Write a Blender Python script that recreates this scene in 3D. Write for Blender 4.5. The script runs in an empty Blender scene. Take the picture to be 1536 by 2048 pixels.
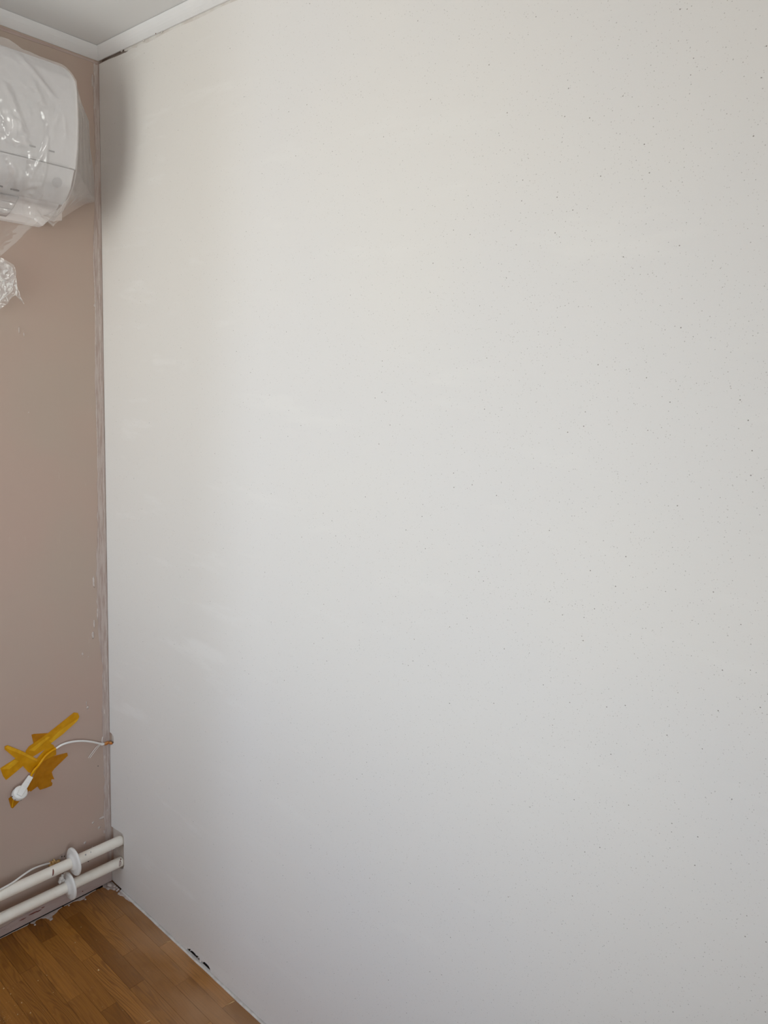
import bpy, bmesh, math, random
from mathutils import Vector, Matrix, noise

random.seed(7)
S = bpy.context.scene
C = S.collection

# ------------------------------------------------------------------ camera, world, light, exposure
H = 2.45                      # underside of the cornice
CEIL = H + 0.022
RX, FY = 3.0, -1.95           # room: x 0..RX, y FY..0
WX0, WX1, WZ0, WZ1 = 0.02, 1.32, 0.95, 2.36   # window opening in the front wall
DY0, DY1, DZ0, DZ1 = -1.65, -0.60, 0.45, 2.15   # added second window, right wall: lifts the shade

cam = bpy.data.cameras.new('camera')
cam.sensor_fit = 'VERTICAL'
cam.sensor_height = 36.0
cam.lens = 1478.7 * 36.0 / 2048.0
cam.clip_start = 0.02
camo = bpy.data.objects.new('camera', cam)
C.objects.link(camo)
yaw, pitch, roll = 0.713131, 0.181843, 0.0529732
f = Vector((-math.sin(yaw) * math.cos(pitch), math.cos(yaw) * math.cos(pitch), -math.sin(pitch)))
r = Vector((math.cos(yaw), math.sin(yaw), 0))
u = r.cross(f)
r2 = r * math.cos(roll) + u * math.sin(roll)
u2 = u * math.cos(roll) - r * math.sin(roll)
m = Matrix((r2, u2, -f)).transposed().to_4x4()
m.translation = Vector((2.0266, -1.0850, 1.6670))
camo.matrix_world = m
S.camera = camo

w = bpy.data.worlds.new('overcast_sky')
S.world = w
w.use_nodes = True
nt = w.node_tree
nt.nodes.clear()
tc = nt.nodes.new('ShaderNodeTexCoord')
sx = nt.nodes.new('ShaderNodeSeparateXYZ')
mr = nt.nodes.new('ShaderNodeMapRange')
mr.inputs['From Min'].default_value = -1.0
mr.inputs['From Max'].default_value = 1.0
cr = nt.nodes.new('ShaderNodeValToRGB')
cr.color_ramp.elements[0].position = 0.0
cr.color_ramp.elements[0].color = (0.70, 0.675, 0.645, 1)
cr.color_ramp.elements[1].position = 1.0
cr.color_ramp.elements[1].color = (0.30, 0.40, 0.62, 1)
e = cr.color_ramp.elements.new(0.485); e.color = (0.82, 0.80, 0.77, 1)
e = cr.color_ramp.elements.new(0.53); e.color = (0.92, 0.96, 1.0, 1)
bg = nt.nodes.new('ShaderNodeBackground')
bg.inputs['Strength'].default_value = 9.0
wo = nt.nodes.new('ShaderNodeOutputWorld')
nt.links.new(tc.outputs['Generated'], sx.inputs[0])
nt.links.new(sx.outputs['Z'], mr.inputs['Value'])
nt.links.new(mr.outputs[0], cr.inputs[0])
nt.links.new(cr.outputs[0], bg.inputs[0])
nt.links.new(bg.outputs[0], wo.inputs[0])

# portals in the two openings: they only guide the sampling of the sky
def portal(name, loc, rot, sx_, sy_):
    pl = bpy.data.lights.new(name, 'AREA')
    pl.shape = 'RECTANGLE'
    pl.size, pl.size_y = sx_, sy_
    pl.cycles.is_portal = True
    po = bpy.data.objects.new(name, pl)
    po.location = loc
    po.rotation_euler = rot
    C.objects.link(po)
portal('window_portal', ((WX0 + WX1) / 2, FY - 0.20, (WZ0 + WZ1) / 2), (math.radians(90), 0, 0), WX1 - WX0, WZ1 - WZ0)
portal('added_window_portal', (RX + 0.20, (DY0 + DY1) / 2, (DZ0 + DZ1) / 2), (0, math.radians(90), 0), DZ1 - DZ0, DY1 - DY0)

vs = S.view_settings
vs.view_transform = 'Standard'
vs.look = 'None'
vs.gamma = 1.0
vs.use_curve_mapping = False
vs.exposure = 0.0
S.cycles.max_bounces = 12
S.cycles.diffuse_bounces = 8
S.cycles.transparent_max_bounces = 16
S.cycles.use_denoising = True


# ------------------------------------------------------------------ materials
def mat(name, col=(0.8, 0.8, 0.8), rough=0.6, spec=0.3):
    mt = bpy.data.materials.new(name)
    mt.use_nodes = True
    b = mt.node_tree.nodes['Principled BSDF']
    b.inputs['Base Color'].default_value = (*col, 1)
    b.inputs['Roughness'].default_value = rough
    b.inputs['Specular IOR Level'].default_value = spec
    return mt


class N:
    """Short hand for building node trees."""
    def __init__(s, mt):
        s.t = mt.node_tree
        s.b = s.t.nodes.get('Principled BSDF')

    def new(s, typ, ins=None, **kw):
        n = s.t.nodes.new(typ)
        for k, v in kw.items():
            setattr(n, k, v)
        for k, v in (ins or {}).items():
            if isinstance(v, bpy.types.NodeSocket):
                s.t.links.new(v, n.inputs[k])
            else:
                n.inputs[k].default_value = v
        return n

    def math(s, op, a, b=0.0, clamp=False):
        n = s.new('ShaderNodeMath', {0: a, 1: b}, operation=op)
        n.use_clamp = clamp
        return n.outputs[0]

    def mix(s, fac, a, b):
        n = s.new('ShaderNodeMix', data_type='RGBA')
        for k, v in ((0, fac), (6, a), (7, b)):
            if isinstance(v, bpy.types.NodeSocket):
                s.t.links.new(v, n.inputs[k])
            elif k == 0:
                n.inputs[k].default_value = v
            else:
                n.inputs[k].default_value = (*v, 1)
        return n.outputs[2]

    def ramp(s, fac, lo, hi):
        n = s.new('ShaderNodeMapRange', {'Value': fac, 'From Min': lo, 'From Max': hi})
        n.interpolation_type = 'SMOOTHSTEP'
        return n.outputs[0]

    def pos(s, scale=(1, 1, 1), loc=None):
        g = s.new('ShaderNodeTexCoord')
        mp = s.new('ShaderNodeMapping', {'Vector': g.outputs['Object'], 'Scale': scale})
        if loc is not None:
            s.t.links.new(loc, mp.inputs['Location'])
        return mp.outputs[0]

    def noise(s, vec, scale, detail=3.0, rough=0.5):
        return s.new('ShaderNodeTexNoise', {'Vector': vec, 'Scale': scale, 'Detail': detail, 'Roughness': rough}).outputs['Fac']

    def color(s, sock):
        s.t.links.new(sock, s.b.inputs['Base Color'])

    def bump(s, h, strength=0.2, dist=0.001):
        n = s.new('ShaderNodeBump', {'Height': h, 'Strength': strength, 'Distance': dist})
        s.t.links.new(n.outputs[0], s.b.inputs['Normal'])


def mat_white_wall():
    mt = mat('skim_coated_wall', rough=0.75, spec=0.2)
    n = N(mt)
    p = n.pos()
    sep = n.new('ShaderNodeSeparateXYZ', {0: p})
    big = n.noise(p, 1.6, 2.0)
    base = n.mix(n.ramp(big, 0.35, 0.65), (0.80, 0.785, 0.774), (0.785, 0.775, 0.778))
    # first lining-paper strip, with corner shade and pink bounce painted into its colour
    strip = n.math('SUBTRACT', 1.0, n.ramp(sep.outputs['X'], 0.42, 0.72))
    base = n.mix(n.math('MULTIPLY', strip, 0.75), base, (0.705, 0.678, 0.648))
    # faint smears of filler
    sm = n.noise(n.pos((2.0, 2.0, 9.0)), 1.5, 4.0, 0.6)
    base = n.mix(n.math('MULTIPLY', n.ramp(sm, 0.55, 0.72), 0.35), base, (0.84, 0.83, 0.82))
    # pin holes: more of them further from the corner
    dens = n.math('ADD', n.ramp(sep.outputs['X'], 0.3, 1.7), n.math('MULTIPLY', n.math('SUBTRACT', n.noise(p, 3.0, 2.0), 0.5), 1.6))
    for sc, rad, amt, k in ((75.0, 0.066, 0.80, 0.62), (170.0, 0.125, 0.42, 0.60), (290.0, 0.19, 0.22, 0.52)):
        v = n.new('ShaderNodeTexVoronoi', {'Vector': p, 'Scale': sc, 'Randomness': 1.0})
        cs = n.new('ShaderNodeSeparateColor', {0: v.outputs['Color']})
        pick = n.math('GREATER_THAN', n.math('ADD', cs.outputs[0], n.math('MULTIPLY', dens, 0.30)), k + 0.22)
        size = n.math('MULTIPLY', n.math('ADD', n.math('MULTIPLY', cs.outputs[1], 0.8), 0.35), rad)
        hole = n.math('LESS_THAN', v.outputs['Distance'], size)
        base = n.mix(n.math('MULTIPLY', n.math('MULTIPLY', hole, pick), amt), base, (0.22, 0.20, 0.18))
    n.color(base)
    n.bump(n.math('ADD', n.math('MULTIPLY', n.noise(p, 5.0, 3.0), 4.0), n.noise(p, 300.0, 2.0)), 0.10, 0.001)
    return mt


def mat_pink():
    mt = mat('dusty_pink_paint', rough=0.6, spec=0.25)
    n = N(mt)
    p = n.pos()
    c = n.mix(n.ramp(n.noise(p, 2.2, 3.0), 0.35, 0.65), (0.470, 0.350, 0.298), (0.450, 0.360, 0.304))
    sc = n.noise(n.pos((1, 30.0, 5.0)), 2.0, 4.0, 0.65)
    c = n.mix(n.math('MULTIPLY', n.ramp(sc, 0.66, 0.78), 0.25), c, (0.62, 0.52, 0.47))
    n.color(c)
    n.bump(n.noise(p, 220.0, 2.0), 0.12, 0.0006)
    return mt


def mat_noisy(name, a, b, scale, rough=0.6, spec=0.3, stretch=(1, 1, 1), lo=0.35, hi=0.65, bump=0.0, bscale=150.0):
    mt = mat(name, a, rough, spec)
    n = N(mt)
    n.color(n.mix(n.ramp(n.noise(n.pos(stretch), scale, 4.0, 0.6), lo, hi), a, b))
    if bump:
        n.bump(n.noise(n.pos(), bscale, 3.0), bump, 0.001)
    return mt


def mat_wood():
    mt = mat('oiled_oak_stave', rough=0.38, spec=0.4)
    n = N(mt)
    oi = n.new('ShaderNodeObjectInfo')
    rnd = oi.outputs['Random']
    off = n.new('ShaderNodeCombineXYZ', {0: n.math('MULTIPLY', rnd, 37.0), 1: n.math('MULTIPLY', rnd, 11.0), 2: n.math('MULTIPLY', rnd, 23.0)})
    grain_p = n.pos((1.0, 9.0, 1.0), off.outputs[0])
    wob = n.noise(grain_p, 2.2, 2.0, 0.5)
    fine = n.noise(n.pos((4.0, 160.0, 1.0), off.outputs[0]), 1.6, 4.0, 0.7)
    # growth rings: bands of a warped cross coordinate
    sp = n.new('ShaderNodeSeparateXYZ', {0: n.pos((1, 1, 1))})
    ph = n.math('ADD', n.math('MULTIPLY', sp.outputs['Y'], 520.0), n.math('MULTIPLY', wob, 95.0))
    ring = n.ramp(n.math('SINE', ph), -0.2, 1.0)
    tone = n.mix(rnd, (0.220, 0.084, 0.0100), (0.410, 0.172, 0.0300))
    c = n.mix(n.math('MULTIPLY', n.ramp(fine, 0.40, 0.75), 0.55), tone, (0.150, 0.052, 0.006))
    c = n.mix(n.math('MULTIPLY', ring, n.math('ADD', 0.16, n.math('MULTIPLY', n.ramp(n.noise(n.pos((1.5, 14.0, 1.0), off.outputs[0]), 1.0, 1.0), 0.42, 0.68), 0.42))), c, (0.140, 0.050, 0.007))
    # grey plaster dust rubbed into the boards near the white wall
    d = n.math('MULTIPLY', n.ramp(n.noise(n.pos((5, 7, 1)), 0.9, 3.0), 0.18, 0.78), n.ramp(n.math('ADD', sp.outputs['Y'], n.math('MULTIPLY', sp.outputs['X'], 0.22)), -0.16, 0.09))
    c = n.mix(n.math('MULTIPLY', d, 0.42), c, (0.64, 0.42, 0.26))
    n.color(c)
    n.bump(n.math('ADD', fine, ring), 0.06, 0.0004)
    return mt


def mat_film(name, milk0, milk1, shine, bump):
    mt = bpy.data.materials.new(name)
    mt.use_nodes = True
    t = mt.node_tree
    t.nodes.clear()
    n = N(mt)
    bp = n.new('ShaderNodeBump', {'Height': n.noise(n.pos((1, 1, 0.6)), 38.0, 2.0, 0.5), 'Strength': bump, 'Distance': 0.004})
    tr = n.new('ShaderNodeBsdfTransparent', {'Color': (0.98, 0.98, 0.98, 1)})
    df = n.new('ShaderNodeBsdfDiffuse', {'Color': (0.95, 0.93, 0.94, 1)})
    tl = n.new('ShaderNodeBsdfTranslucent', {'Color': (0.95, 0.93, 0.94, 1)})
    m0 = n.new('ShaderNodeMixShader', {0: 0.35, 1: df.outputs[0], 2: tl.outputs[0]})
    lw = n.new('ShaderNodeLayerWeight', {'Blend': 0.35})
    milk = n.math('ADD', milk0, n.math('MULTIPLY', lw.outputs['Facing'], milk1), True)
    m1 = n.new('ShaderNodeMixShader', {0: milk, 1: tr.outputs[0], 2: m0.outputs[0]})
    gl = n.new('ShaderNodeBsdfGlossy', {'Color': (1, 1, 1, 1), 'Roughness': 0.20, 'Normal': bp.outputs[0]})
    fr = n.new('ShaderNodeFresnel', {'IOR': 1.5, 'Normal': bp.outputs[0]})
    m2 = n.new('ShaderNodeMixShader', {0: n.math('MULTIPLY', fr.outputs[0], shine, True), 1: m1.outputs[0], 2: gl.outputs[0]})
    n.new('ShaderNodeOutputMaterial', {0: m2.outputs[0]})
    return mt


def mat_tape(name, through, body, lo):
    mt = bpy.data.materials.new(name)
    mt.use_nodes = True
    t = mt.node_tree
    t.nodes.clear()
    n = N(mt)
    h = n.noise(n.pos((1, 1, 1)), 45.0, 2.0, 0.5)
    bp = n.new('ShaderNodeBump', {'Height': h, 'Strength': 0.35, 'Distance': 0.004})
    tr = n.new('ShaderNodeBsdfTransparent', {'Color': (*through, 1)})
    df = n.new('ShaderNodeBsdfPrincipled', {'Base Color': (*body, 1), 'Roughness': 0.34, 'Normal': bp.outputs[0]})
    m1 = n.new('ShaderNodeMixShader', {0: n.math('ADD', lo, n.math('MULTIPLY', n.ramp(h, 0.3, 0.7), 0.12)), 1: tr.outputs[0], 2: df.outputs[0]})
    n.new('ShaderNodeOutputMaterial', {0: m1.outputs[0]})
    return mt


def mat_glass():
    mt = bpy.data.materials.new('window_glass')
    mt.use_nodes = True
    t = mt.node_tree
    t.nodes.clear()
    n = N(mt)
    tr = n.new('ShaderNodeBsdfTransparent', {'Color': (0.95, 0.97, 0.96, 1)})
    gl = n.new('ShaderNodeBsdfGlossy', {'Roughness': 0.02})
    fr = n.new('ShaderNodeFresnel', {'IOR': 1.45})
    m1 = n.new('ShaderNodeMixShader', {0: fr.outputs[0], 1: tr.outputs[0], 2: gl.outputs[0]})
    n.new('ShaderNodeOutputMaterial', {0: m1.outputs[0]})
    return mt


M = {
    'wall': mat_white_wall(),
    'pink': mat_pink(),
    'wood': mat_wood(),
    'film': mat_film('masking_film', 0.22, 0.26, 2.4, 0.22),
    'film_thin': mat_film('thin_masking_film', 0.06, 0.12, 0.25, 0.10),
    'tape': mat_tape('amber_tape', (0.92, 0.56, 0.02), (0.86, 0.50, 0.004), 0.42),
    'tape_dark': mat_tape('dark_amber_tape', (0.82, 0.38, 0.01), (0.66, 0.30, 0.001), 0.48),
    'tape_fold_highlight': mat_tape('creased_tape_highlight', (0.95, 0.66, 0.06), (1.0, 0.62, 0.02), 0.50),
    'glass': mat_glass(),
    'ceiling': mat_noisy('ceiling_paint', (0.79, 0.80, 0.81), (0.80, 0.805, 0.81), 3.0, 0.8, 0.2),
    'cornice': mat_noisy('cornice_foam', (0.83, 0.835, 0.85), (0.80, 0.81, 0.83), 6.0, 0.7, 0.2, bump=0.1, bscale=90),
    'backing': mat_noisy('old_plaster', (0.36, 0.235, 0.19), (0.58, 0.52, 0.47), 5.0, 0.85, 0.1, (1, 1, 1), bump=0.4),
    'sleeve': mat_noisy('grey_plaster_patch', (0.62, 0.56, 0.50), (0.54, 0.48, 0.43), 30.0, 0.85, 0.1, bump=0.4),
    'pink_room': mat_noisy('room_paint', (0.66, 0.60, 0.55), (0.64, 0.59, 0.54), 2.0, 0.7, 0.2),
    'putty': mat_noisy('putty', (0.52, 0.445, 0.415), (0.40, 0.31, 0.275), 60.0, 0.8, 0.15, (1, 2.5, 0.25), 0.35, 0.68, 0.5, 120),
    'putty_light': mat_noisy('dry_putty', (0.60, 0.53, 0.50), (0.50, 0.43, 0.40), 90.0, 0.85, 0.1, bump=0.5),
    'filler': mat_noisy('gap_filler', (0.70, 0.68, 0.655), (0.62, 0.575, 0.54), 18.0, 0.8, 0.15, bump=0.3),
    'band': mat_noisy('mauve_plaster', (0.47, 0.375, 0.345), (0.42, 0.32, 0.29), 22.0, 0.75, 0.2, (1, 0.4, 1.6), bump=0.3),
    'caulk': mat_noisy('caulk', (0.70, 0.68, 0.65), (0.58, 0.55, 0.52), 40.0, 0.6, 0.3, bump=0.3),
    'pipe': mat_noisy('pipe_enamel', (0.86, 0.82, 0.745), (0.83, 0.78, 0.70), 25.0, 0.38, 0.4, bump=0.15, bscale=60),
    'plastic': mat_noisy('white_plastic', (0.80, 0.79, 0.77), (0.78, 0.77, 0.75), 20.0, 0.35, 0.4),
    'unit': mat_noisy('unit_plastic', (0.90, 0.88, 0.89), (0.89, 0.875, 0.88), 8.0, 0.4, 0.4),
    'unit_grey': mat_noisy('unit_grey_plastic', (0.42, 0.41, 0.42), (0.40, 0.39, 0.40), 30.0, 0.4, 0.4),
    'unit_soft': mat_noisy('unit_soft_plastic', (0.70, 0.68, 0.69), (0.67, 0.65, 0.66), 30.0, 0.4, 0.4),
    'dark': mat_noisy('dark_detail_and_shade', (0.035, 0.033, 0.035), (0.05, 0.047, 0.045), 50.0, 0.5, 0.3),  # small dark details, and plates that paint shade into gaps
    'rust': mat_noisy('brown_red_paint', (0.20, 0.055, 0.040), (0.15, 0.045, 0.034), 200.0, 0.6, 0.3),
    'foam': mat_noisy('builders_foam', (0.62, 0.43, 0.20), (0.45, 0.27, 0.10), 160.0, 0.8, 0.15, bump=0.8, bscale=400),
    'orange': mat_noisy('orange_foam', (0.48, 0.14, 0.022), (0.55, 0.27, 0.10), 120.0, 0.7, 0.2, bump=0.6, bscale=300),
    'metal': mat('steel', (0.5, 0.5, 0.5), 0.3, 0.5),
    'dust': mat_noisy('saw_dust', (0.72, 0.52, 0.28), (0.60, 0.42, 0.20), 200.0, 0.9, 0.1),
    'fill_opening': mat_noisy('fill_opening_paint', (0.72, 0.70, 0.66), (0.70, 0.68, 0.64), 3.0, 0.5, 0.3),
}
M['metal'].node_tree.nodes['Principled BSDF'].inputs['Metallic'].default_value = 1.0


# ------------------------------------------------------------------ helpers
def obj(name, verts, faces, material, parent=None, smooth=False):
    me = bpy.data.meshes.new(name)
    me.from_pydata([tuple(v) for v in verts], [], faces)
    me.materials.append(M[material])
    if smooth:
        me.polygons.foreach_set('use_smooth', [True] * len(me.polygons))
    me.update()
    o = bpy.data.objects.new(name, me)
    C.objects.link(o)
    if parent:
        o.parent = parent
    return o


def fix_normals(o):
    b = bmesh.new()
    b.from_mesh(o.data)
    bmesh.ops.recalc_face_normals(b, faces=b.faces)
    b.to_mesh(o.data)
    b.free()
    return o


def bevel(o, wd, seg=2, ang=40):
    md = o.modifiers.new('bevel', 'BEVEL')
    md.width = wd
    md.segments = seg
    md.limit_method = 'ANGLE'
    md.angle_limit = math.radians(ang)
    return o


def box(name, a, b, material, parent=None, bev=0.0, seg=2):
    (x0, y0, z0), (x1, y1, z1) = a, b
    v = [(x0, y0, z0), (x1, y0, z0), (x1, y1, z0), (x0, y1, z0), (x0, y0, z1), (x1, y0, z1), (x1, y1, z1), (x0, y1, z1)]
    fc = [(0, 3, 2, 1), (4, 5, 6, 7), (0, 1, 5, 4), (1, 2, 6, 5), (2, 3, 7, 6), (3, 0, 4, 7)]
    o = obj(name, v, fc, material, parent)
    if bev:
        bevel(o, bev, seg)
    return o


def prism(name, poly, ax, a0, a1, material, parent=None, bev=0.0):
    """Polygon of the two other axes (in x, y, z order) pushed along axis ax from a0 to a1."""
    def pt(p, a):
        q = list(p)
        q.insert(ax, a)
        return tuple(q)
    k = len(poly)
    v = [pt(p, a0) for p in poly] + [pt(p, a1) for p in poly]
    fc = [tuple(range(k)), tuple(range(2 * k - 1, k - 1, -1))] + [(i, i + k, (i + 1) % k + k, (i + 1) % k) for i in range(k)]
    o = fix_normals(obj(name, v, fc, material, parent))
    if bev:
        bevel(o, bev)
    return o


def spline(pts, sub=6):
    P = [Vector(p) for p in pts]
    out = []
    for i in range(len(P) - 1):
        p0, p1, p2, p3 = P[max(i - 1, 0)], P[i], P[i + 1], P[min(i + 2, len(P) - 1)]
        for k in range(sub):
            t = k / sub
            out.append(0.5 * ((2 * p1) + (p2 - p0) * t + (2 * p0 - 5 * p1 + 4 * p2 - p3) * t * t + (3 * p1 - p0 - 3 * p2 + p3) * t ** 3))
    out.append(P[-1])
    return out


def tube(name, pts, rad, material, parent=None, n=12, sub=6, raw=False):
    P = [Vector(p) for p in pts] if raw else spline(pts, sub)
    v, fc = [], []
    up = None
    for i, p in enumerate(P):
        d = (P[min(i + 1, len(P) - 1)] - P[max(i - 1, 0)]).normalized()
        if up is None:
            up = d.orthogonal().normalized()
        up = (up - d * up.dot(d)).normalized()
        side = d.cross(up)
        rr = rad(i / (len(P) - 1)) if callable(rad) else rad
        for k in range(n):
            a = 2 * math.pi * k / n
            v.append(p + (up * math.cos(a) + side * math.sin(a)) * rr)
    for i in range(len(P) - 1):
        for k in range(n):
            fc.append((i * n + k, i * n + (k + 1) % n, (i + 1) * n + (k + 1) % n, (i + 1) * n + k))
    fc.append(tuple(range(n - 1, -1, -1)))
    fc.append(tuple((len(P) - 1) * n + k for k in range(n)))
    return fix_normals(obj(name, v, fc, material, parent, True))


def lathe(name, prof, origin, axis, material, parent=None, n=40):
    """prof: (distance along axis, radius)."""
    ax = Vector(axis).normalized()
    a = ax.orthogonal().normalized()
    b = ax.cross(a)
    o = Vector(origin)
    v, fc = [], []
    for t, rr in prof:
        for k in range(n):
            an = 2 * math.pi * k / n
            v.append(o + ax * t + (a * math.cos(an) + b * math.sin(an)) * rr)
    for i in range(len(prof) - 1):
        for k in range(n):
            fc.append((i * n + k, i * n + (k + 1) % n, (i + 1) * n + (k + 1) % n, (i + 1) * n + k))
    fc.append(tuple(range(n)))
    fc.append(tuple((len(prof) - 1) * n + k for k in range(n)))
    ob = fix_normals(obj(name, v, fc, material, parent, True))
    md = ob.modifiers.new('edges', 'EDGE_SPLIT')
    md.split_angle = math.radians(50)
    return ob


def blob(name, c, size, material, parent=None, seed=0.0, amp=0.35, freq=1.6, sub=2):
    b = bmesh.new()
    bmesh.ops.create_icosphere(b, subdivisions=sub, radius=1.0)
    for vv in b.verts:
        k = 1.0 + amp * noise.noise(vv.co * freq + Vector((seed * 7.1, seed * 3.3, seed)))
        vv.co = Vector((vv.co.x * size[0], vv.co.y * size[1], vv.co.z * size[2])) * k + Vector(c)
    me = bpy.data.meshes.new(name)
    b.to_mesh(me)
    b.free()
    me.materials.append(M[material])
    me.polygons.foreach_set('use_smooth', [True] * len(me.polygons))
    o = bpy.data.objects.new(name, me)
    C.objects.link(o)
    if parent:
        o.parent = parent
    return o


def struct(o):
    o['kind'] = 'structure'
    return o


def tag(o, label, cat, group=None):
    o['label'] = label
    o['category'] = cat
    if group:
        o['group'] = group
    return o


def empty(name, loc):
    o = bpy.data.objects.new(name, None)
    o.location = loc
    o.empty_display_size = 0.05
    C.objects.link(o)
    return o


def adopt(root):
    """Parts are written in world coordinates: keep them there under a moved root."""
    inv = Matrix.Translation(-Vector(root.location))
    for ch in list(C.objects):
        if ch.parent == root and ch is not root:
            ch.matrix_parent_inverse = inv


# ------------------------------------------------------------------ the room
# left wall: its foot stops 6 mm above the boards, leaving a dark gap
v = []
prof = [(0, 0.006), (0, CEIL), (-0.10, CEIL), (-0.10, -0.06), (-0.04, -0.06), (-0.04, 0.006)]
for yy in (FY, 0.12):
    v += [(p[0], yy, p[1]) for p in prof]
k = len(prof)
wall_left = struct(fix_normals(obj('wall_left', v, [tuple(range(k)), tuple(range(2 * k - 1, k - 1, -1))] + [(i, i + k, (i + 1) % k + k, (i + 1) % k) for i in range(k)], 'pink')))

# white wall: a thin skimmed sheet over the old wall, cut out round the pipes, the cable and a hole at the floor
ST = 0.010
rng = random.Random(3)
out = [(0.0020, H - 0.007)]
out += [(0.0020, 0.5253), (0.010, 0.5262), (0.0235, 0.5215), (0.0262, 0.5120), (0.0255, 0.4985), (0.012, 0.4875), (0.0020, 0.4872)]
out += [(0.0020, 0.2005), (0.018, 0.2015), (0.046, 0.2052), (0.0715, 0.2075), (0.0765, 0.2030), (0.0785, 0.1900), (0.0782, 0.1540), (0.0785, 0.1180), (0.0775, 0.0960), (0.0730, 0.0850),
        (0.060, 0.0780), (0.042, 0.0740), (0.020, 0.0690), (0.0020, 0.0660)]
out += [(0.0020, 0.0075)]
xs = 0.02
while xs < 0.42:
    out.append((xs, 0.0068 + rng.uniform(-0.0008, 0.0010)))
    xs += rng.uniform(0.015, 0.03)
out += [(0.424, 0.0070), (0.4265, 0.0145), (0.4300, 0.0158), (0.4335, 0.0148), (0.4375, 0.0195), (0.4420, 0.0202), (0.4450, 0.0180), (0.4500, 0.0195), (0.4580, 0.0202),
        (0.4650, 0.0195), (0.4690, 0.0170), (0.4740, 0.0190), (0.4815, 0.0202), (0.4850, 0.0170), (0.4862, 0.0098), (0.4885, 0.0078), (0.4930, 0.0080), (0.4960, 0.0155), (0.4985, 0.0165),
        (0.5000, 0.0110), (0.5030, 0.0180), (0.5100, 0.0208), (0.5200, 0.0212), (0.5290, 0.0198), (0.5345, 0.0160), (0.5370, 0.0085), (0.5385, 0.0070)]
xs = 0.56
while xs < RX - 0.02:
    out.append((xs, 0.0068 + rng.uniform(-0.0007, 0.0009)))
    xs += rng.uniform(0.03, 0.06)
out += [(RX, 0.007), (RX, H - 0.006)]
xs = RX - 0.05
while xs > 0.02:
    out.append((xs, H - 0.0068 + rng.uniform(-0.0016, 0.0016)))
    xs -= rng.uniform(0.02, 0.05)
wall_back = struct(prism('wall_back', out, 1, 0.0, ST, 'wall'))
v = []
prof = [(ST, 0.026), (ST, CEIL), (0.12, CEIL), (0.12, -0.06), (0.07, -0.06), (0.07, 0.026)]
for xx in (0.0, RX):
    v += [(xx, p[0], p[1]) for p in prof]
fix_normals(obj('old_wall', v, [tuple(range(k)), tuple(range(2 * k - 1, k - 1, -1))] + [(i, i + k, (i + 1) % k + k, (i + 1) % k) for i in range(k)], 'backing', wall_back))
prism('plaster_patch', [(0.001, 0.215), (0.083, 0.215), (0.083, 0.068), (0.001, 0.062)], 1, ST - 0.0030, ST - 0.0002, 'sleeve', wall_back)
prism('plaster_patch', [(0.001, 0.530), (0.030, 0.530), (0.030, 0.480), (0.001, 0.480)], 1, ST - 0.0030, ST - 0.0002, 'sleeve', wall_back)
box('hole_shade', (0.424, ST + 0.0015, -0.004), (0.540, ST + 0.0035, 0.0255), 'dark', wall_back)  # near-black plate standing in for the shade inside the hole
# bits of filler hanging in the hole at the floor
for i, (xx, zz, s) in enumerate(((0.4350, 0.0085, 0.0026), (0.4720, 0.0080, 0.0030))):
    blob('filler_crumb', (xx, 0.006, zz), (s, 0.003, s * 0.8), 'putty_light', wall_back, i + 0.5, sub=1)

# front wall with the window opening
def pieced(name, boxes, mt):
    vv, ff = [], []
    for (x0, y0, z0, x1, y1, z1) in boxes:
        b0 = len(vv)
        vv += [(x0, y0, z0), (x1, y0, z0), (x1, y1, z0), (x0, y1, z0), (x0, y0, z1), (x1, y0, z1), (x1, y1, z1), (x0, y1, z1)]
        ff += [tuple(b0 + q for q in g) for g in ((0, 3, 2, 1), (4, 5, 6, 7), (0, 1, 5, 4), (1, 2, 6, 5), (2, 3, 7, 6), (3, 0, 4, 7))]
    return struct(obj(name, vv, ff, mt))
Y0, Y1 = FY - 0.30, FY
wall_front = pieced('wall_front', [(-0.10, Y0, -0.06, WX0, Y1, CEIL), (WX1, Y0, -0.06, RX + 0.30, Y1, CEIL), (WX0, Y0, -0.06, WX1, Y1, WZ0), (WX0, Y0, WZ1, WX1, Y1, CEIL)], 'pink_room')
wall_right = pieced('wall_right', [(RX, FY, -0.06, RX + 0.30, DY0, CEIL), (RX, DY1, -0.06, RX + 0.30, 0.12, CEIL), (RX, DY0, -0.06, RX + 0.30, DY1, DZ0), (RX, DY0, DZ1, RX + 0.30, DY1, CEIL)], 'pink_room')
ceiling = struct(box('ceiling', (-0.10, FY - 0.30, CEIL), (RX + 0.30, 0.12, CEIL + 0.15), 'ceiling'))
floor = struct(box('floor', (-0.10, FY - 0.30, -0.10), (RX + 0.30, 0.12, -0.012), 'wood'))

# window behind the photographer: casing, two sashes, panes, handle, sill
window = struct(empty('window_1', ((WX0 + WX1) / 2, FY - 0.15, WZ0)))
def ring(name, x0, x1, z0, z1, wd, y0, y1, mt, par):
    vv, ff = [], []
    for (a, b, c, d) in ((x0, z0, x0 + wd, z1), (x1 - wd, z0, x1, z1), (x0 + wd, z0, x1 - wd, z0 + wd), (x0 + wd, z1 - wd, x1 - wd, z1)):
        b0 = len(vv)
        vv += [(a, y0, b), (c, y0, b), (c, y1, b), (a, y1, b), (a, y0, d), (c, y0, d), (c, y1, d), (a, y1, d)]
        ff += [tuple(b0 + q for q in g) for g in ((0, 3, 2, 1), (4, 5, 6, 7), (0, 1, 5, 4), (1, 2, 6, 5), (2, 3, 7, 6), (3, 0, 4, 7))]
    return bevel(obj(name, vv, ff, mt, par), 0.003)
ring('window_casing', WX0, WX1, WZ0, WZ1, 0.055, FY - 0.18, FY - 0.11, 'plastic', window)
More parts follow.
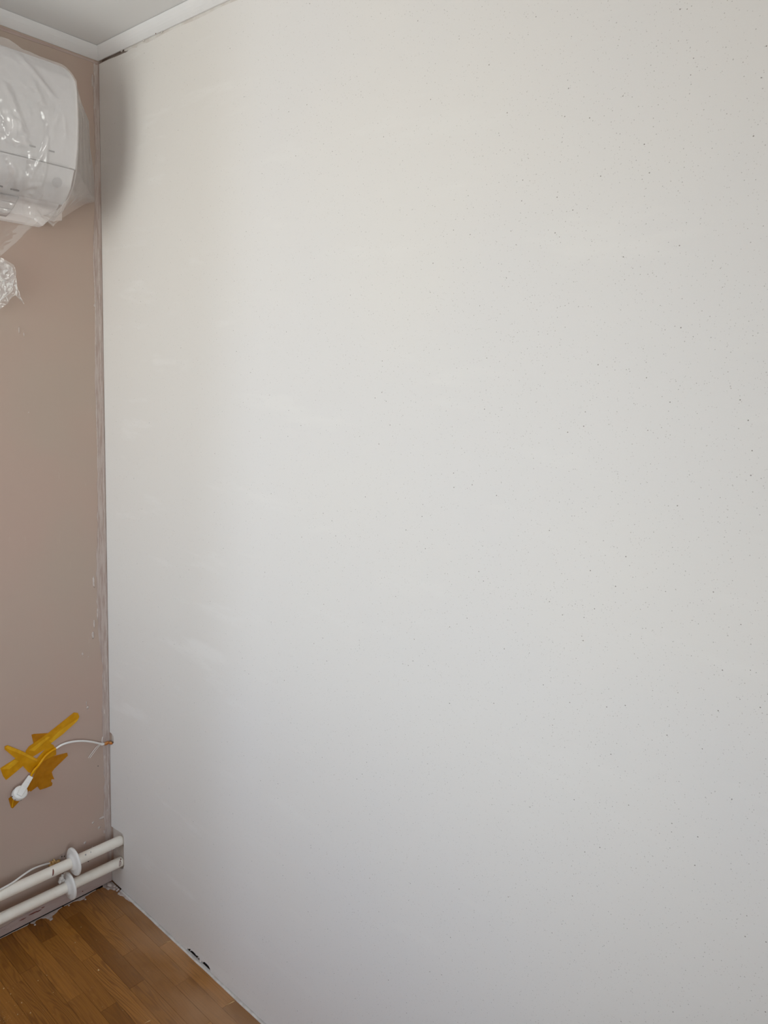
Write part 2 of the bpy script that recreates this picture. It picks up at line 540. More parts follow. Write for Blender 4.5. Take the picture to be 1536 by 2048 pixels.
XM = (WX0 + WX1) / 2
for x0, x1 in ((WX0 + 0.045, XM), (XM, WX1 - 0.045)):
    s = ring('sash', x0, x1, WZ0 + 0.045, WZ1 - 0.045, 0.06, FY - 0.17, FY - 0.10, 'plastic', window)
    box('pane', (x0 + 0.055, FY - 0.137, WZ0 + 0.10), (x1 - 0.055, FY - 0.133, WZ1 - 0.10), 'glass', s)
box('window_handle', (XM + 0.022, FY - 0.10, 1.40), (XM + 0.040, FY - 0.065, 1.53), 'plastic', window, 0.006)
box('window_sill', (WX0 - 0.015, FY - 0.13, WZ0 - 0.035), (WX1 + 0.06, FY + 0.16, WZ0), 'plastic', window, 0.008)
adopt(window)
for s in [o for o in C.objects if o.name.startswith('sash')]:
    for ch in s.children:
        ch.matrix_parent_inverse = Matrix.Identity(4)

# unseen window added in the right wall to brighten the left side
fill_opening = struct(empty('added_window_2', (RX + 0.15, (DY0 + DY1) / 2, DZ0)))
def ring_x(name, y0, y1, z0, z1, wd, x0, x1, mt, par):
    vv, ff = [], []
    for (a, b, c, d_) in ((y0, z0, y0 + wd, z1), (y1 - wd, z0, y1, z1), (y0 + wd, z0, y1 - wd, z0 + wd), (y0 + wd, z1 - wd, y1 - wd, z1)):
        b0 = len(vv)
        vv += [(x0, a, b), (x1, a, b), (x1, c, b), (x0, c, b), (x0, a, d_), (x1, a, d_), (x1, c, d_), (x0, c, d_)]
        ff += [tuple(b0 + q for q in g) for g in ((0, 3, 2, 1), (4, 5, 6, 7), (0, 1, 5, 4), (1, 2, 6, 5), (2, 3, 7, 6), (3, 0, 4, 7))]
    return bevel(obj(name, vv, ff, mt, par), 0.003)
ring_x('window_casing', DY0, DY1, DZ0, DZ1, 0.05, RX + 0.11, RX + 0.18, 'plastic', fill_opening)  # casing of the added window
leaf = ring_x('sash', DY0 + 0.04, DY1 - 0.04, DZ0 + 0.04, DZ1 - 0.04, 0.08, RX + 0.10, RX + 0.17, 'plastic', fill_opening)  # sash of the added window
box('pane', (RX + 0.133, DY0 + 0.11, DZ0 + 0.11), (RX + 0.137, DY1 - 0.11, DZ1 - 0.11), 'glass', leaf)  # pane of the added window
box('window_handle', (RX + 0.065, DY1 - 0.09, 1.30), (RX + 0.10, DY1 - 0.07, 1.43), 'plastic', fill_opening, 0.006)  # handle of the added window
adopt(fill_opening)

# cornices: coved foam strips, mitred in the corner
WL, WB = 0.042, 0.026
def cornice(name, width, depth_other, length, along_y):
    K = 5
    pr = []
    for i in range(K + 1):
        t = i / K
        bulge = 0.0022 * math.sin(math.pi * t)
        pr.append((0.0030 * (1 - t) + width * t + bulge * 0.4, H + 0.0205 * t - bulge * 0.6))
    pr = [(0.0, H)] + pr + [(width, CEIL - 0.0012), (0.0, CEIL - 0.0012)]
    nseg = int(length / 0.04)
    vv, ff = [], []
    kk = len(pr)
    for s in range(nseg + 1):
        for (o, z) in pr:
            start = o * depth_other / width
            t = start + (length - start) * s / nseg
            jit = 0.0006 * noise.noise(Vector((t * 22.0, width * 90, 3.0))) if 0 < s < nseg else 0.0
            vv.append((o, -t, z + jit) if along_y else (t, -o, z + jit))
    for s in range(nseg):
        for i in range(kk):
            ff.append((s * kk + i, s * kk + (i + 1) % kk, (s + 1) * kk + (i + 1) % kk, (s + 1) * kk + i))
    ff.append(tuple(range(kk)))
    ff.append(tuple(nseg * kk + i for i in range(kk)))
    return struct(fix_normals(obj(name, vv, ff, 'cornice')))
fp = [(0.13, H + 0.0004), (0.13, H - 0.0040)]
xs = 0.16
while xs < RX - 0.03:
    fp.append((xs, H - 0.0076 + 0.0010 * noise.noise(Vector((xs * 30, 0, 1)))))
    xs += 0.025
fp += [(RX - 0.001, H - 0.0070), (RX - 0.001, H + 0.0004)]
prism('gap_filler', fp, 1, 0.0006, ST - 0.0002, 'filler', wall_back)
cornice('trim_1', WL, WB, -FY, True)
t2 = cornice('trim_2', WB, WL, RX, False)
blob('dark_nick', (0.2825, -0.0035, H + 0.0005), (0.0012, 0.0010, 0.0030), 'rust', t2, 2.0, sub=1)
for xx, s in ((0.225, 0.0030), (0.305, 0.0022), (0.12, 0.0025)):
    blob('caulk_lump', (xx, -0.0010, H - 0.0015), (s * 2.0, 0.0018, s), 'caulk', t2, xx * 9, sub=1)

# white bead of caulk along the foot of the white wall
vv, ff = [], []
xs, pts = 0.06, []
while xs < RX:
    pts.append(xs)
    xs += 0.03
for xx in pts:
    wv = 0.0052 + 0.0012 * noise.noise(Vector((xx * 18, 1.0, 0.0))) + 0.0009 * noise.noise(Vector((xx * 60, 5.0, 0.0)))
    for (yy, zz) in ((0.004, 0.0), (-wv, 0.0), (-wv * 0.95, 0.0016), (-wv * 0.5, 0.0044), (0.004, 0.0052)):
        vv.append((xx, yy, zz))
for s in range(len(pts) - 1):
    for i in range(5):
        ff.append((s * 5 + i, s * 5 + (i + 1) % 5, (s + 1) * 5 + (i + 1) % 5, (s + 1) * 5 + i))
ff += [(0, 1, 2, 3, 4), tuple((len(pts) - 1) * 5 + i for i in range(5))]
struct(fix_normals(obj('trim_3', vv, ff, 'caulk')))

# ------------------------------------------------------------------ floor staves
RW = 0.0455
rows = int(-FY / RW) + 1
known = {0: 0.352, 1: 0.165, 2: 0.31, 3: 0.06, 4: 0.248, 5: 0.44, 6: 0.35, 7: 0.171, 8: 0.195, 9: 0.38, 10: 0.09}
rng = random.Random(11)
fv, ff = [], []
for rw in range(rows):
    y1 = -rw * RW
    y0 = max(y1 - RW, FY)
    L0 = 0.302 if rw == 0 else rng.uniform(0.33, 0.46)
    st = known.get(rw, rng.uniform(0, 0.4))
    while st > 0:
        st -= L0
    x = st
    while x < RX:
        a, b = max(x, 0.0 if rw else 0.002), min(x + L0, RX)
        g = 0.00022
        near = a < 1.4 and rw < 18
        if b - a > 0.02:
            z = rng.uniform(-0.00012, 0.00012)
            c = 0.0007
            top = [(a + g, y0 + g), (b - g, y0 + g), (b - g, y1 - g), (a + g, y1 - g)]
            inn = [(a + g + c, y0 + g + c * 0.5), (b - g - c, y0 + g + c * 0.5), (b - g - c, y1 - g - c * 0.5), (a + g + c, y1 - g - c * 0.5)]
            pv = [(p[0], p[1], -0.012) for p in top] + [(p[0], p[1], z - 0.0003) for p in top] + [(p[0], p[1], z) for p in inn]
            pf = [(i, (i + 1) % 4, (i + 1) % 4 + 4, i + 4) for i in range(4)] + [(i + 4, (i + 1) % 4 + 4, (i + 1) % 4 + 8, i + 8) for i in range(4)] + [(8, 9, 10, 11)]
            if near:
                obj('stave', pv, pf, 'wood', floor)
            else:
                b0 = len(fv)
                fv += pv
                ff += [tuple(b0 + q for q in t) for t in pf]
        x += L0
o = obj('stave_field', fv, ff, 'wood', floor)
o['kind'] = 'stuff'

box('gap_shade', (-0.0395, FY + 0.001, -0.0115), (-0.0006, 0.0, -0.0105), 'dark', floor)  # near-black plate that paints the shade under the wall's foot
# putty smeared on the boards along the left wall and in the corner
def smear(name, poly, z, h, par, mt='putty_light'):
    return prism(name, poly, 2, z, z + h, mt, par)
def ragged(inner, outer, seed, step=0.006, amp=0.002):
    """Closed outline from two poly lines, the outer one roughened."""
    o = []
    for i in range(len(outer) - 1):
        a, b = Vector(outer[i]), Vector(outer[i + 1])
        n = max(1, int((b - a).length / step))
        for q in range(n):
            p = a.lerp(b, q / n)
            jn = amp * noise.noise(Vector((p.x * 170, p.y * 170, seed)))
            nrm = Vector((-(b - a).y, (b - a).x)).normalized()
            o.append(tuple(p + nrm * jn))
    o.append(tuple(outer[-1]))
    return list(inner) + o
smear('putty_smear', ragged([(0.0006, -0.265), (0.0006, -0.42)], [(0.0030, -0.42), (0.0035, -0.365), (0.0028, -0.29), (0.0050, -0.272)], 1.0), 0.0002, 0.0010, floor)
smear('putty_smear', ragged([(0.0008, -0.165), (0.0008, -0.262)], [(0.0030, -0.262), (0.0120, -0.255), (0.0035, -0.246), (0.0040, -0.232), (0.0130, -0.222), (0.0250, -0.217), (0.0280, -0.209), (0.0170, -0.203), (0.0150, -0.192), (0.0060, -0.180), (0.0030, -0.166)], 2.0), 0.0002, 0.0012, floor)
smear('putty_smear', ragged([(0.0008, -0.055), (0.0008, -0.160)], [(0.0025, -0.160), (0.0035, -0.140), (0.0045, -0.126), (0.0130, -0.114), (0.0150, -0.102), (0.0070, -0.092), (0.0040, -0.070), (0.0030, -0.056)], 3.0), 0.0002, 0.0011, floor)
smear('putty_smear', ragged([(0.030, -0.001), (0.001, -0.001), (-0.004, -0.030)], [(0.0060, -0.034), (0.0180, -0.030), (0.0300, -0.022), (0.0420, -0.014), (0.0400, -0.003)], 4.0), 0.0002, 0.0018, floor)
smear('putty_smear', ragged([(0.130, -0.001), (0.062, -0.001)], [(0.0620, -0.012), (0.0780, -0.016), (0.0900, -0.010), (0.1050, -0.011), (0.1300, -0.006)], 5.0), 0.0002, 0.0012, floor)
for i, (p, s) in enumerate((((0.030, -0.213), 0.0065), ((0.018, -0.256), 0.0040), ((0.040, -0.014), 0.0060), ((0.052, -0.010), 0.0050), ((0.013, -0.016), 0.0105), ((0.024, -0.026), 0.0070), ((0.070, -0.0135), 0.0058),
                            ((0.010, -0.148), 0.0030), ((0.028, -0.007), 0.0062), ((0.040, -0.004), 0.0045), ((0.050, -0.0045), 0.0050), ((0.062, -0.004), 0.0040), ((0.020, -0.100), 0.0035))):
    blob('putty_lump', (p[0], p[1], s * 0.32), (s, s * 0.8, s * 0.55), 'putty_light', floor, i * 1.3, 0.5, 1.8)
# pale filler caught in two stave ends and dragged over the boards
for i, (x0, y0, x1, y1, wd) in enumerate(((0.3480, -0.0290, 0.3530, -0.0080, 0.0022), (0.6535, -0.0330, 0.6570, -0.0080, 0.0026), (0.5500, -0.2120, 0.5520, -0.1960, 0.0022))):
    smear('filler_streak', [(x0, y0), (x0 + wd * 0.6, y0 + 0.004), (x1 + wd, y1 - 0.003), (x1 + wd * 0.4, y1), (x1 - wd * 0.3, y1 - 0.006)], 0.0001, 0.0004, floor, 'dust')

# wood and plaster crumbs on the boards
dust_pts = [(0.1682, -0.2063, .9), (0.3093, -0.2094, 1.7), (0.2271, -0.3155, .9), (0.2283, -0.34, 1.1), (0.2945, -0.3293, .8), (0.19, -0.4143, 1.2), (0.2209, -0.4093, 1.1), (0.2687, -0.4007, 1.1), (0.3162, -0.3986, 1.2),
            (0.2974, -0.4231, 1.0), (0.1217, -0.1652, .8)]
CRUMB = ['crumb of sawdust nearest the lower pipe collar on brown boards', 'largest pale crumb alone in the middle of the brown floor', 'tiny crumb just left above the next on brown boards',
         'tan crumb in the middle of the left floor boards', 'tiny crumb right of the tan one toward picture bottom', 'crumb at the left picture edge above the sawdust patch', 'crumb just below the one at the left picture edge',
         'crumb midway between left edge crumbs and picture bottom', 'crumb right of the sawdust patch near picture bottom', 'crumb on the right rim of the fine sawdust patch', 'smallest crumb close to the putty smear by the left wall']
for i, (x, y, s) in enumerate(dust_pts):
    s *= 0.0017
    o = blob('crumb', (x, y, s * 0.6), (s, s * 0.9, s * 0.75), 'dust', None, i * 2.7, 0.4, 1.5, 1)
    tag(o, CRUMB[i], 'crumb', 'sawdust crumbs on the floor')
vv, ff = [], []
rng = random.Random(5)
for i in range(260):
    r_ = abs(rng.gauss(0, 0.045))
    a = rng.uniform(0, 2 * math.pi)
    x, y = 0.288 + r_ * math.cos(a) * 1.2, -0.470 + r_ * math.sin(a)
    if i > 210:
        x, y = rng.uniform(0.05, 0.6), rng.uniform(-0.48, -0.05)
    s = rng.uniform(0.0004, 0.0011)
    b0 = len(vv)
    q = [Vector((rng.uniform(-1, 1), rng.uniform(-1, 1), 0)) * s * 0.4 for _ in range(4)]
    vv += [(x - s + q[0].x, y + q[0].y, 0.0002), (x + q[1].x, y + s + q[1].y, 0.0002), (x + s + q[2].x, y - s * 0.5 + q[2].y, 0.0002), (x, y, 0.0002 + s * 1.3)]
    ff += [(b0, b0 + 2, b0 + 1), (b0, b0 + 1, b0 + 3), (b0 + 1, b0 + 2, b0 + 3), (b0 + 2, b0, b0 + 3)]
o = obj('sawdust', vv, ff, 'dust')
o['kind'] = 'stuff'
tag(o, 'fine pale sawdust scattered in a patch on the brown floor', 'sawdust')

# ------------------------------------------------------------------ left wall details
SEAM = [(-0.0128, 2.4397), (-0.0163, 2.3319), (-0.0142, 2.2262), (-0.0190, 2.0709), (-0.0255, 1.9391), (-0.0225, 1.8167), (-0.0265, 1.6126), (-0.0235, 1.4131), (-0.0270, 1.1923), (-0.0340, 1.0276),
        (-0.0310, 0.8714), (-0.0190, 0.7376), (-0.0240, 0.5433), (-0.0200, 0.3715), (-0.0240, 0.236), (-0.0148, 0.1219), (-0.0127, 0.0399)]
edge = []
for i in range(len(SEAM) - 1):
    (ya, za), (yb, zb) = SEAM[i], SEAM[i + 1]
    n_ = 9
    for q in range(n_):
        t = q / n_
        z = za + (zb - za) * t
        edge.append((ya + (yb - ya) * t + 0.0045 * noise.noise(Vector((z * 34, 2.0, 0))) + 0.002 * noise.noise(Vector((z * 130, 8.0, 0))), z))
edge.append(SEAM[-1])
prism('putty_seam', [(-0.0006, 0.0399), (-0.0006, 2.4397)] + edge, 0, -0.0005, 0.0010, 'putty', wall_left)
# ridges left by the filling knife along both edges of the seam
def ridge(y_of, z0, z1, wd, seed, mt='putty_light'):
    P = []
    n_ = max(3, int((z1 - z0) / 0.02))
    for i in range(n_ + 1):
        z = z0 + (z1 - z0) * i / n_
        P.append((0.0008, y_of(z) + 0.0012 * noise.noise(Vector((z * 40, seed, 0))), z))
    return tube('putty_ridge', P, lambda t: wd * max(0.12, math.sin(math.pi * min(max(t, 0.03), 0.97)) ** 0.5 * (0.75 + 0.5 * noise.noise(Vector((t * 19, seed, 2))))), mt, wall_left, 5, 1, True)
def seam_y(z):
    for i in range(len(SEAM) - 1):
        if SEAM[i][1] >= z >= SEAM[i + 1][1]:
            t = (SEAM[i][1] - z) / (SEAM[i][1] - SEAM[i + 1][1])
            return SEAM[i][0] + (SEAM[i + 1][0] - SEAM[i][0]) * t
    return -0.02
ridge(lambda z: seam_y(z) + 0.001, 1.63, 2.03, 0.0016, 1.0)
ridge(lambda z: seam_y(z) + 0.001, 1.35, 1.60, 0.0012, 2.0)
ridge(lambda z: -0.0085, 1.55, 2.05, 0.0016, 3.0)
ridge(lambda z: -0.0050, 1.10, 1.62, 0.0014, 4.0)
ridge(lambda z: -0.0090, 2.06, 2.36, 0.0014, 5.0)
ridge(lambda z: -0.0060, 0.55, 1.08, 0.0014, 6.0)
ridge(lambda z: -0.0070, 0.22, 0.48, 0.0018, 7.0)
# loose flecks of white putty
for i, (y, z, sy, sz) in enumerate(((-0.0180, 2.3983, .0030, .016), (-0.0140, 2.3802, .0022, .018), (-0.0125, 2.4250, .0024, .018), (-0.0100, 2.4330, .0018, .012), (-0.0130, 2.3400, .0020, .013), (-0.0812, 0.8049, .0030, .0045), (-0.0640, 0.7920, .0020, .002),
                                    (-0.0430, 0.8900, .0022, .014), (-0.0480, 0.8560, .0036, .012), (-0.0320, 0.9200, .0020, .020), (-0.0420, 1.0208, .0030, .017), (-0.0694, 0.6303, .0035, .0040), (-0.0730, 0.6450, .0014, .009),
                                    (-0.0300, 0.2432, .0095, .0045), (-0.0402, 0.2138, .0042, .0042), (-0.0600, 0.2400, .0036, .0040), (-0.0874, 0.1830, .0042, .0042), (-0.0230, 0.1900, .0030, .0060), (-0.0170, 0.3297, .0035, .0045),
                                    (-0.0120, 0.2600, .0030, .0060), (-0.0155, 0.6000, .0030, .013), (-0.0170, 0.4484, .0025, .010), (-0.2319, 1.7349, .0014, .009), (-0.2200, 1.7250, .0012, .005), (-0.0230, 1.8189, .0030, .0045),
                                    (-0.0540, 0.1220, .0042, .0040), (-0.0640, 0.1560, .0030, .0030), (-0.215, 1.5213, .0018, .0018))):
    o = blob('putty_fleck', (0.0004, y, z), (0.0010, sy, sz), 'putty_light', wall_left, i * 1.7, 0.55, 2.0, 2)
# caulk line under the left cornice
prism('caulk_strip', ragged([(0.0, H - 0.0035), (FY, H - 0.0035)], [(FY, H - 0.012), (-0.6, H - 0.0125), (-0.33, H - 0.0120), (-0.2, H - 0.0105), (-0.1, H - 0.0085), (-0.002, H - 0.008)], 6.0, 0.012, 0.0006), 0, -0.0004, 0.0012, 'band', wall_left)
# lower band of newer plaster behind the pipes, its top edge standing proud
prism('plaster_band', ragged([(-0.002, 0.0065), (-0.75, 0.0065)], [(-0.75, 0.030), (-0.42, 0.030), (-0.348, 0.031), (-0.300, 0.038), (-0.250, 0.0385), (-0.200, 0.0440), (-0.150, 0.0415), (-0.090, 0.0400), (-0.030, 0.0410), (-0.002, 0.046)], 9.0, 0.006, 0.0022), 0, -0.0004, 0.0030, 'band', wall_left)
for i, (y, z, sy, sz) in enumerate(((-0.255, 0.0300, .016, .0030), (-0.238, 0.0285, .010, .0024), (-0.285, 0.0270, .012, .0020), (-0.225, 0.0330, .007, .0020), (-0.100, 0.0200, .0022, .0022), (-0.105, 0.0080, .006, .0020), (-0.330, 0.024, .012, .0018))):
    blob('paint_chip', (0.0028, y, z), (0.0007, sy, sz), 'rust' if i < 5 else 'putty', wall_left, i * 2.1, 0.6, 2.2, 1)
for y, z in ((-0.1613, 0.1727 - 0.001), (-0.1536, 0.1690)):
    lathe('screw_hole', [(0, 0.0019), (0.0006, 0.0019)], (0.0001, y, z), (1, 0, 0), 'dark', wall_left, 12)
prism('plaster_scrape', ragged([(-0.146, 0.158)], [(-0.146, 0.178), (-0.156, 0.180), (-0.168, 0.176), (-0.172, 0.160)], 3.3, 0.004, 0.002), 0, -0.0003, 0.0003, 'putty', wall_left)
for y, z, s in ((-0.0396, 0.4254, 0.0015), (-0.0780, 0.1130, 0.0018)):
    lathe('nail_hole', [(0, s), (0.0005, s)], (0.0001, y, z), (1, 0, 0), 'dark', wall_left, 10)

# ------------------------------------------------------------------ heating pipes
PX, PR = 0.055, 0.0157
def pipe(z0, slope, fy, label, mark):
    root = empty('heating_pipe', (PX, -0.9, z0 + slope * 0.9))
    zz = lambda y: z0 - slope * y
    tube('pipe_run', [(PX, ST - 0.0032, zz(0.0)), (PX, -0.1, zz(-0.1)), (PX, -0.4, zz(-0.4)), (PX, -1.0, zz(-1.0)), (PX, FY + 0.001, zz(FY))], PR, 'pipe', root, 28, 8)
    # split collar: thick rounded disc with a hub on the room side
    R = 0.0420
    pr = [(-0.0112, PR + 0.0003), (-0.0116, 0.0190), (-0.0104, 0.0214), (-0.0072, 0.0240), (-0.0056, 0.0290), (-0.0046, 0.0345), (-0.0038, 0.0385), (-0.0022, R - 0.0012), (-0.0004, R), (0.0022, R), (0.0036, R - 0.0014), (0.0040, 0.0370), (0.0040, PR + 0.0003)]
    col = lathe('collar', pr, (PX, fy, zz(fy)), (0, 1, -slope), 'plastic', root, 56)
    for i, (y, ang, sy, sl, mt) in enumerate(mark):
        a = math.radians(ang)
        n_ = Vector((math.cos(a), 0, math.sin(a)))
        # a thin patch wrapped on the pipe's skin
        vv, ff = [], []
        J, I = 7, 5
        for j in range(J):
            for q in range(I):
                tj, ti = j / (J - 1) * 2 - 1, q / (I - 1) * 2 - 1
                wv = max(0.15, math.sqrt(max(0.0, 1 - tj * tj * 0.9))) * (1 + 0.35 * noise.noise(Vector((tj * 3, ti * 2, i * 3.0 + z0 * 40))))
                aa = a + tj * sl / PR
                yy = y + ti * sy * wv + tj * sl * 0.25
                vv.append((PX + math.cos(aa) * (PR + 0.0003), yy, zz(yy) + math.sin(aa) * (PR + 0.0003)))
        for j in range(J - 1):
            for q in range(I - 1):
                ff.append((j * I + q, j * I + q + 1, (j + 1) * I + q + 1, (j + 1) * I + q))
        o = obj('paint_mark', vv, ff, mt, root, True)
        sd = o.modifiers.new('thickness', 'SOLIDIFY')
        sd.thickness = 0.0003
    tag(root, label, 'pipe', 'heating pipes along the left wall')
    return root
up = pipe(0.1752, 0.013, -0.1505, 'upper white heating pipe with red paint mark along pink wall', [(-0.2195, 22, 0.0022, 0.0095, 'rust'), (-0.1180, 52, 0.0020, 0.0025, 'unit_grey'), (-0.1010, 55, 0.0014, 0.0022, 'unit_grey'), (-0.0200, -38, 0.005, 0.003, 'putty_light')])
blob('putty_lump', (PX - 0.006, -0.0330, 0.1600), (0.006, 0.008, 0.005), 'putty_light', up, 4.4, 0.6, 2.2)
adopt(up)
lo = pipe(0.1005, 0.017, -0.1665, 'lower white heating pipe nearest the floor beside pink wall', [(-0.0085, 20, 0.0042, 0.0085, 'putty'), (-0.0060, 45, 0.0012, 0.0020, 'rust'), (-0.0020, 62, 0.002, 0.0025, 'rust')])
for i, (y, z, s) in enumerate(((-0.1860, 0.1340, 0.0070), (-0.1900, 0.1260, 0.0060), (-0.1830, 0.1430, 0.0038), (-0.1810, 0.1270, 0.0060))):
    blob('foam_lump', (0.047, y, z), (s * 0.9, s, s * 1.1), 'caulk', lo, i * 2.2, 0.6, 2.4)
adopt(lo)

# ------------------------------------------------------------------ thin cable clipped above the upper pipe
CAB2 = [(0.064, -1.20, 0.2100), (0.064, -0.80, 0.2048), (0.064, -0.55, 0.2010), (0.063, -0.4600, 0.2005), (0.062, -0.3950, 0.2000), (0.060, -0.3643, 0.2005), (0.052, -0.3274, 0.1985), (0.040, -0.2946, 0.1978), (0.026, -0.2601, 0.1937),
        (0.012, -0.2251, 0.1808), (0.006, -0.1980, 0.1712)]
root = empty('thin_cable', (0.006, -0.2, 0.171))
tube('cable_run', CAB2, 0.0027, 'plastic', root, 10, 8)
for i, (y, z, sy, sz) in enumerate(((-0.1975, 0.1665, .0070, .0066), (-0.1900, 0.1690, .0068, .0062), (-0.1830, 0.1660, .0066, .0050), (-0.1755, 0.1660, .0075, .0036), (-0.1935, 0.1610, .0060, .0045), (-0.1995, 0.1720, .0030, .0035), (-0.1870, 0.1745, .0028, .0030))):
    blob('foam_plug', (0.0055, y, z), (0.0060, sy, sz), 'foam', root, i * 1.9, 0.7, 2.6)
blob('foam_hollow', (0.0085, -0.1745, 0.1615), (0.0035, 0.0080, 0.0022), 'rust', root, 3.0, 0.3, 2.0)
adopt(root)
tag(root, 'thin white cable ending in tan foam lump above upper heating pipe', 'cable')

# ------------------------------------------------------------------ amber tape strips on the pink wall
TAPES = [
    ('stubby amber tape end sticking up behind the longest tape strip', 0.0004,
     [(-0.2385, 0.6006), (-0.2313, 0.6007), (-0.1926, 0.5898), (-0.193, 0.5766), (-0.2325, 0.5642), (-0.2355, 0.5838)]),
    ('amber tape strip ending under the white plug at the lower left', 0.0004,
     [(-0.2429, 0.4723), (-0.2362, 0.4535), (-0.2504, 0.4298), (-0.2811, 0.4066), (-0.2981, 0.394), (-0.303, 0.3988), (-0.3089, 0.4292), (-0.2917, 0.4378), (-0.2773, 0.4464), (-0.26, 0.4632)]),
    ('short amber tape tail farthest left, below the strip slanting over the cable', 0.0008,
     [(-0.3274, 0.5308), (-0.2855, 0.5445), (-0.2673, 0.5271), (-0.263, 0.5148), (-0.2942, 0.4982), (-0.313, 0.4887), (-0.3205, 0.5034)]),
    ('wide dark amber tape with torn lower edge right of the plug', 0.0012,
     [(-0.1366, 0.5073), (-0.1343, 0.4968), (-0.1761, 0.4702), (-0.1839, 0.4624), (-0.1815, 0.4500), (-0.1771, 0.4364), (-0.1850, 0.4400), (-0.1873, 0.4336), (-0.1830, 0.4270), (-0.1852, 0.419), (-0.2050, 0.4185), (-0.2201, 0.4199), (-0.2271, 0.4336),
      (-0.2469, 0.4256), (-0.2538, 0.4339), (-0.2355, 0.4748), (-0.2126, 0.5034), (-0.2047, 0.5165), (-0.1749, 0.5107)]),
    ('longest amber tape strip rising to the upper right of the cable', 0.0016,
     [(-0.1127, 0.6288), (-0.1003, 0.6229), (-0.0962, 0.6097), (-0.1043, 0.5974), (-0.1478, 0.5714), (-0.1811, 0.5562), (-0.1939, 0.5448), (-0.236, 0.5324), (-0.2620, 0.5250), (-0.2567, 0.5573), (-0.2468, 0.5681), (-0.1901, 0.5903)]),
    ('small amber tape piece holding the white cable where it bends', 0.0020,
     [(-0.1862, 0.5554), (-0.1764, 0.5464), (-0.1694, 0.5249), (-0.1698, 0.5128), (-0.195, 0.5101), (-0.215, 0.5043), (-0.2291, 0.5204), (-0.209, 0.5369)]),
    ('amber tape strip slanting from upper left down over the cable', 0.0024,
     [(-0.3136, 0.5924), (-0.3055, 0.5934), (-0.2638, 0.5586), (-0.2243, 0.5199), (-0.2126, 0.5034), (-0.2354, 0.4774), (-0.2519, 0.4893), (-0.2677, 0.5167), (-0.2855, 0.5445), (-0.3139, 0.5836)]),
]
tape_obs = []
for i, (lab, x0, poly) in enumerate(TAPES):
    o = prism('tape_strip', poly, 0, x0, x0 + 0.0003, 'tape_dark' if i in (0, 1, 3) else 'tape')
    tag(o, lab, 'tape', 'amber tape strips on the pink wall')
    tape_obs.append(o)
FOLDS = {4: [[(-0.0989, 0.6052), (-0.1043, 0.5974), (-0.1478, 0.5714), (-0.1811, 0.5562), (-0.1896, 0.5647), (-0.1602, 0.5839), (-0.1317, 0.5957)], [(-0.1929, 0.5792), (-0.1857, 0.5760), (-0.2331, 0.5485), (-0.2480, 0.5560)]],
         6: [[(-0.3115, 0.5878), (-0.3056, 0.5921), (-0.2639, 0.5573), (-0.2243, 0.5186), (-0.2269, 0.5137), (-0.2666, 0.5500), (-0.2983, 0.5757)]],
         2: [[(-0.323, 0.5265), (-0.2879, 0.5415), (-0.275, 0.5330), (-0.3028, 0.5187)]],
         1: [[(-0.2942, 0.4349), (-0.2918, 0.4321), (-0.299, 0.3966), (-0.3013, 0.4002)]]}
for i, fl in FOLDS.items():
    for poly in fl:
        x0 = TAPES[i][1]
        prism('tape_fold_highlight', poly, 0, x0 + 0.0003, x0 + 0.0007, 'tape_fold_highlight', tape_obs[i])  # folds in a lighter amber, their highlights put into the colour
# tape bridging over the cable: a ridge of the last two strips
CAB = [(0.006, -0.0255, 0.4982), (0.008, -0.0363, 0.5029), (0.012, -0.06, 0.5181), (0.014, -0.0877, 0.5322), (0.014, -0.1139, 0.541), (0.012, -0.1389, 0.5443), (0.009, -0.158, 0.5419), (0.0062, -0.1717, 0.5355), (0.0062, -0.1867, 0.5319),
       (0.0062, -0.2018, 0.5242), (0.0065, -0.2148, 0.5118), (0.009, -0.2264, 0.5017), (0.016, -0.2395, 0.4924), (0.022, -0.2496, 0.487)]

# ------------------------------------------------------------------ plug with its cable
d = Vector((-0.75, -0.05, -0.66)).normalized()          # towards the pins
hd = Vector((-0.012, 0.040, 0.034))
hd = (hd - d * hd.dot(d)).normalized()                  # along the grip, towards the cable
sd_ = d.cross(hd).normalized()
back = Vector((0.034, -0.2865, 0.4560))
plug = empty('power_plug', back)
BR = 0.0192
body = lathe('plug_body', [(0.0, 0.0125), (0.0006, 0.0160), (0.0025, 0.0184), (0.005, BR), (0.0120, BR), (0.0124, BR - 0.0006), (0.0130, BR - 0.0006), (0.0134, BR), (0.0230, BR - 0.0006), (0.0240, BR - 0.0020)], back, d, 'plastic', plug, 40)
# grip: flat-sided block from the middle of the back out past the rim to the cable
def ob_box(name, c, hx, hy, hz, ex, ey, ez, mt, par, taper=1.0, bev=0.002):
    vv = []
    for sx_ in (-1, 1):
        k_ = taper if sx_ > 0 else 1.0
        for (a, b) in ((-1, -1), (1, -1), (1, 1), (-1, 1)):
            vv.append(c + ex * hx * sx_ + ey * hy * a * k_ + ez * hz * b * k_)
    o_ = fix_normals(obj(name, vv, [(0, 1, 2, 3), (7, 6, 5, 4), (0, 4, 5, 1), (1, 5, 6, 2), (2, 6, 7, 3), (3, 7, 4, 0)], mt, par))
    return bevel(o_, bev, 3)
ob_box('plug_grip', back + hd * 0.0140 + d * 0.0045, 0.0160, 0.0092, 0.0080, hd, sd_, d, 'plastic', plug, 0.90)
ob_box('strain_relief', back + hd * 0.0385 + d * 0.0045, 0.0115, 0.0080, 0.0066, hd, sd_, d, 'plastic', plug, 0.92, 0.0015)
ob_box('plug_ridge', back + hd * 0.001 - d * 0.0010, 0.0130, 0.0072, 0.0040, hd, sd_, d, 'plastic', plug, 1.0, 0.0008)
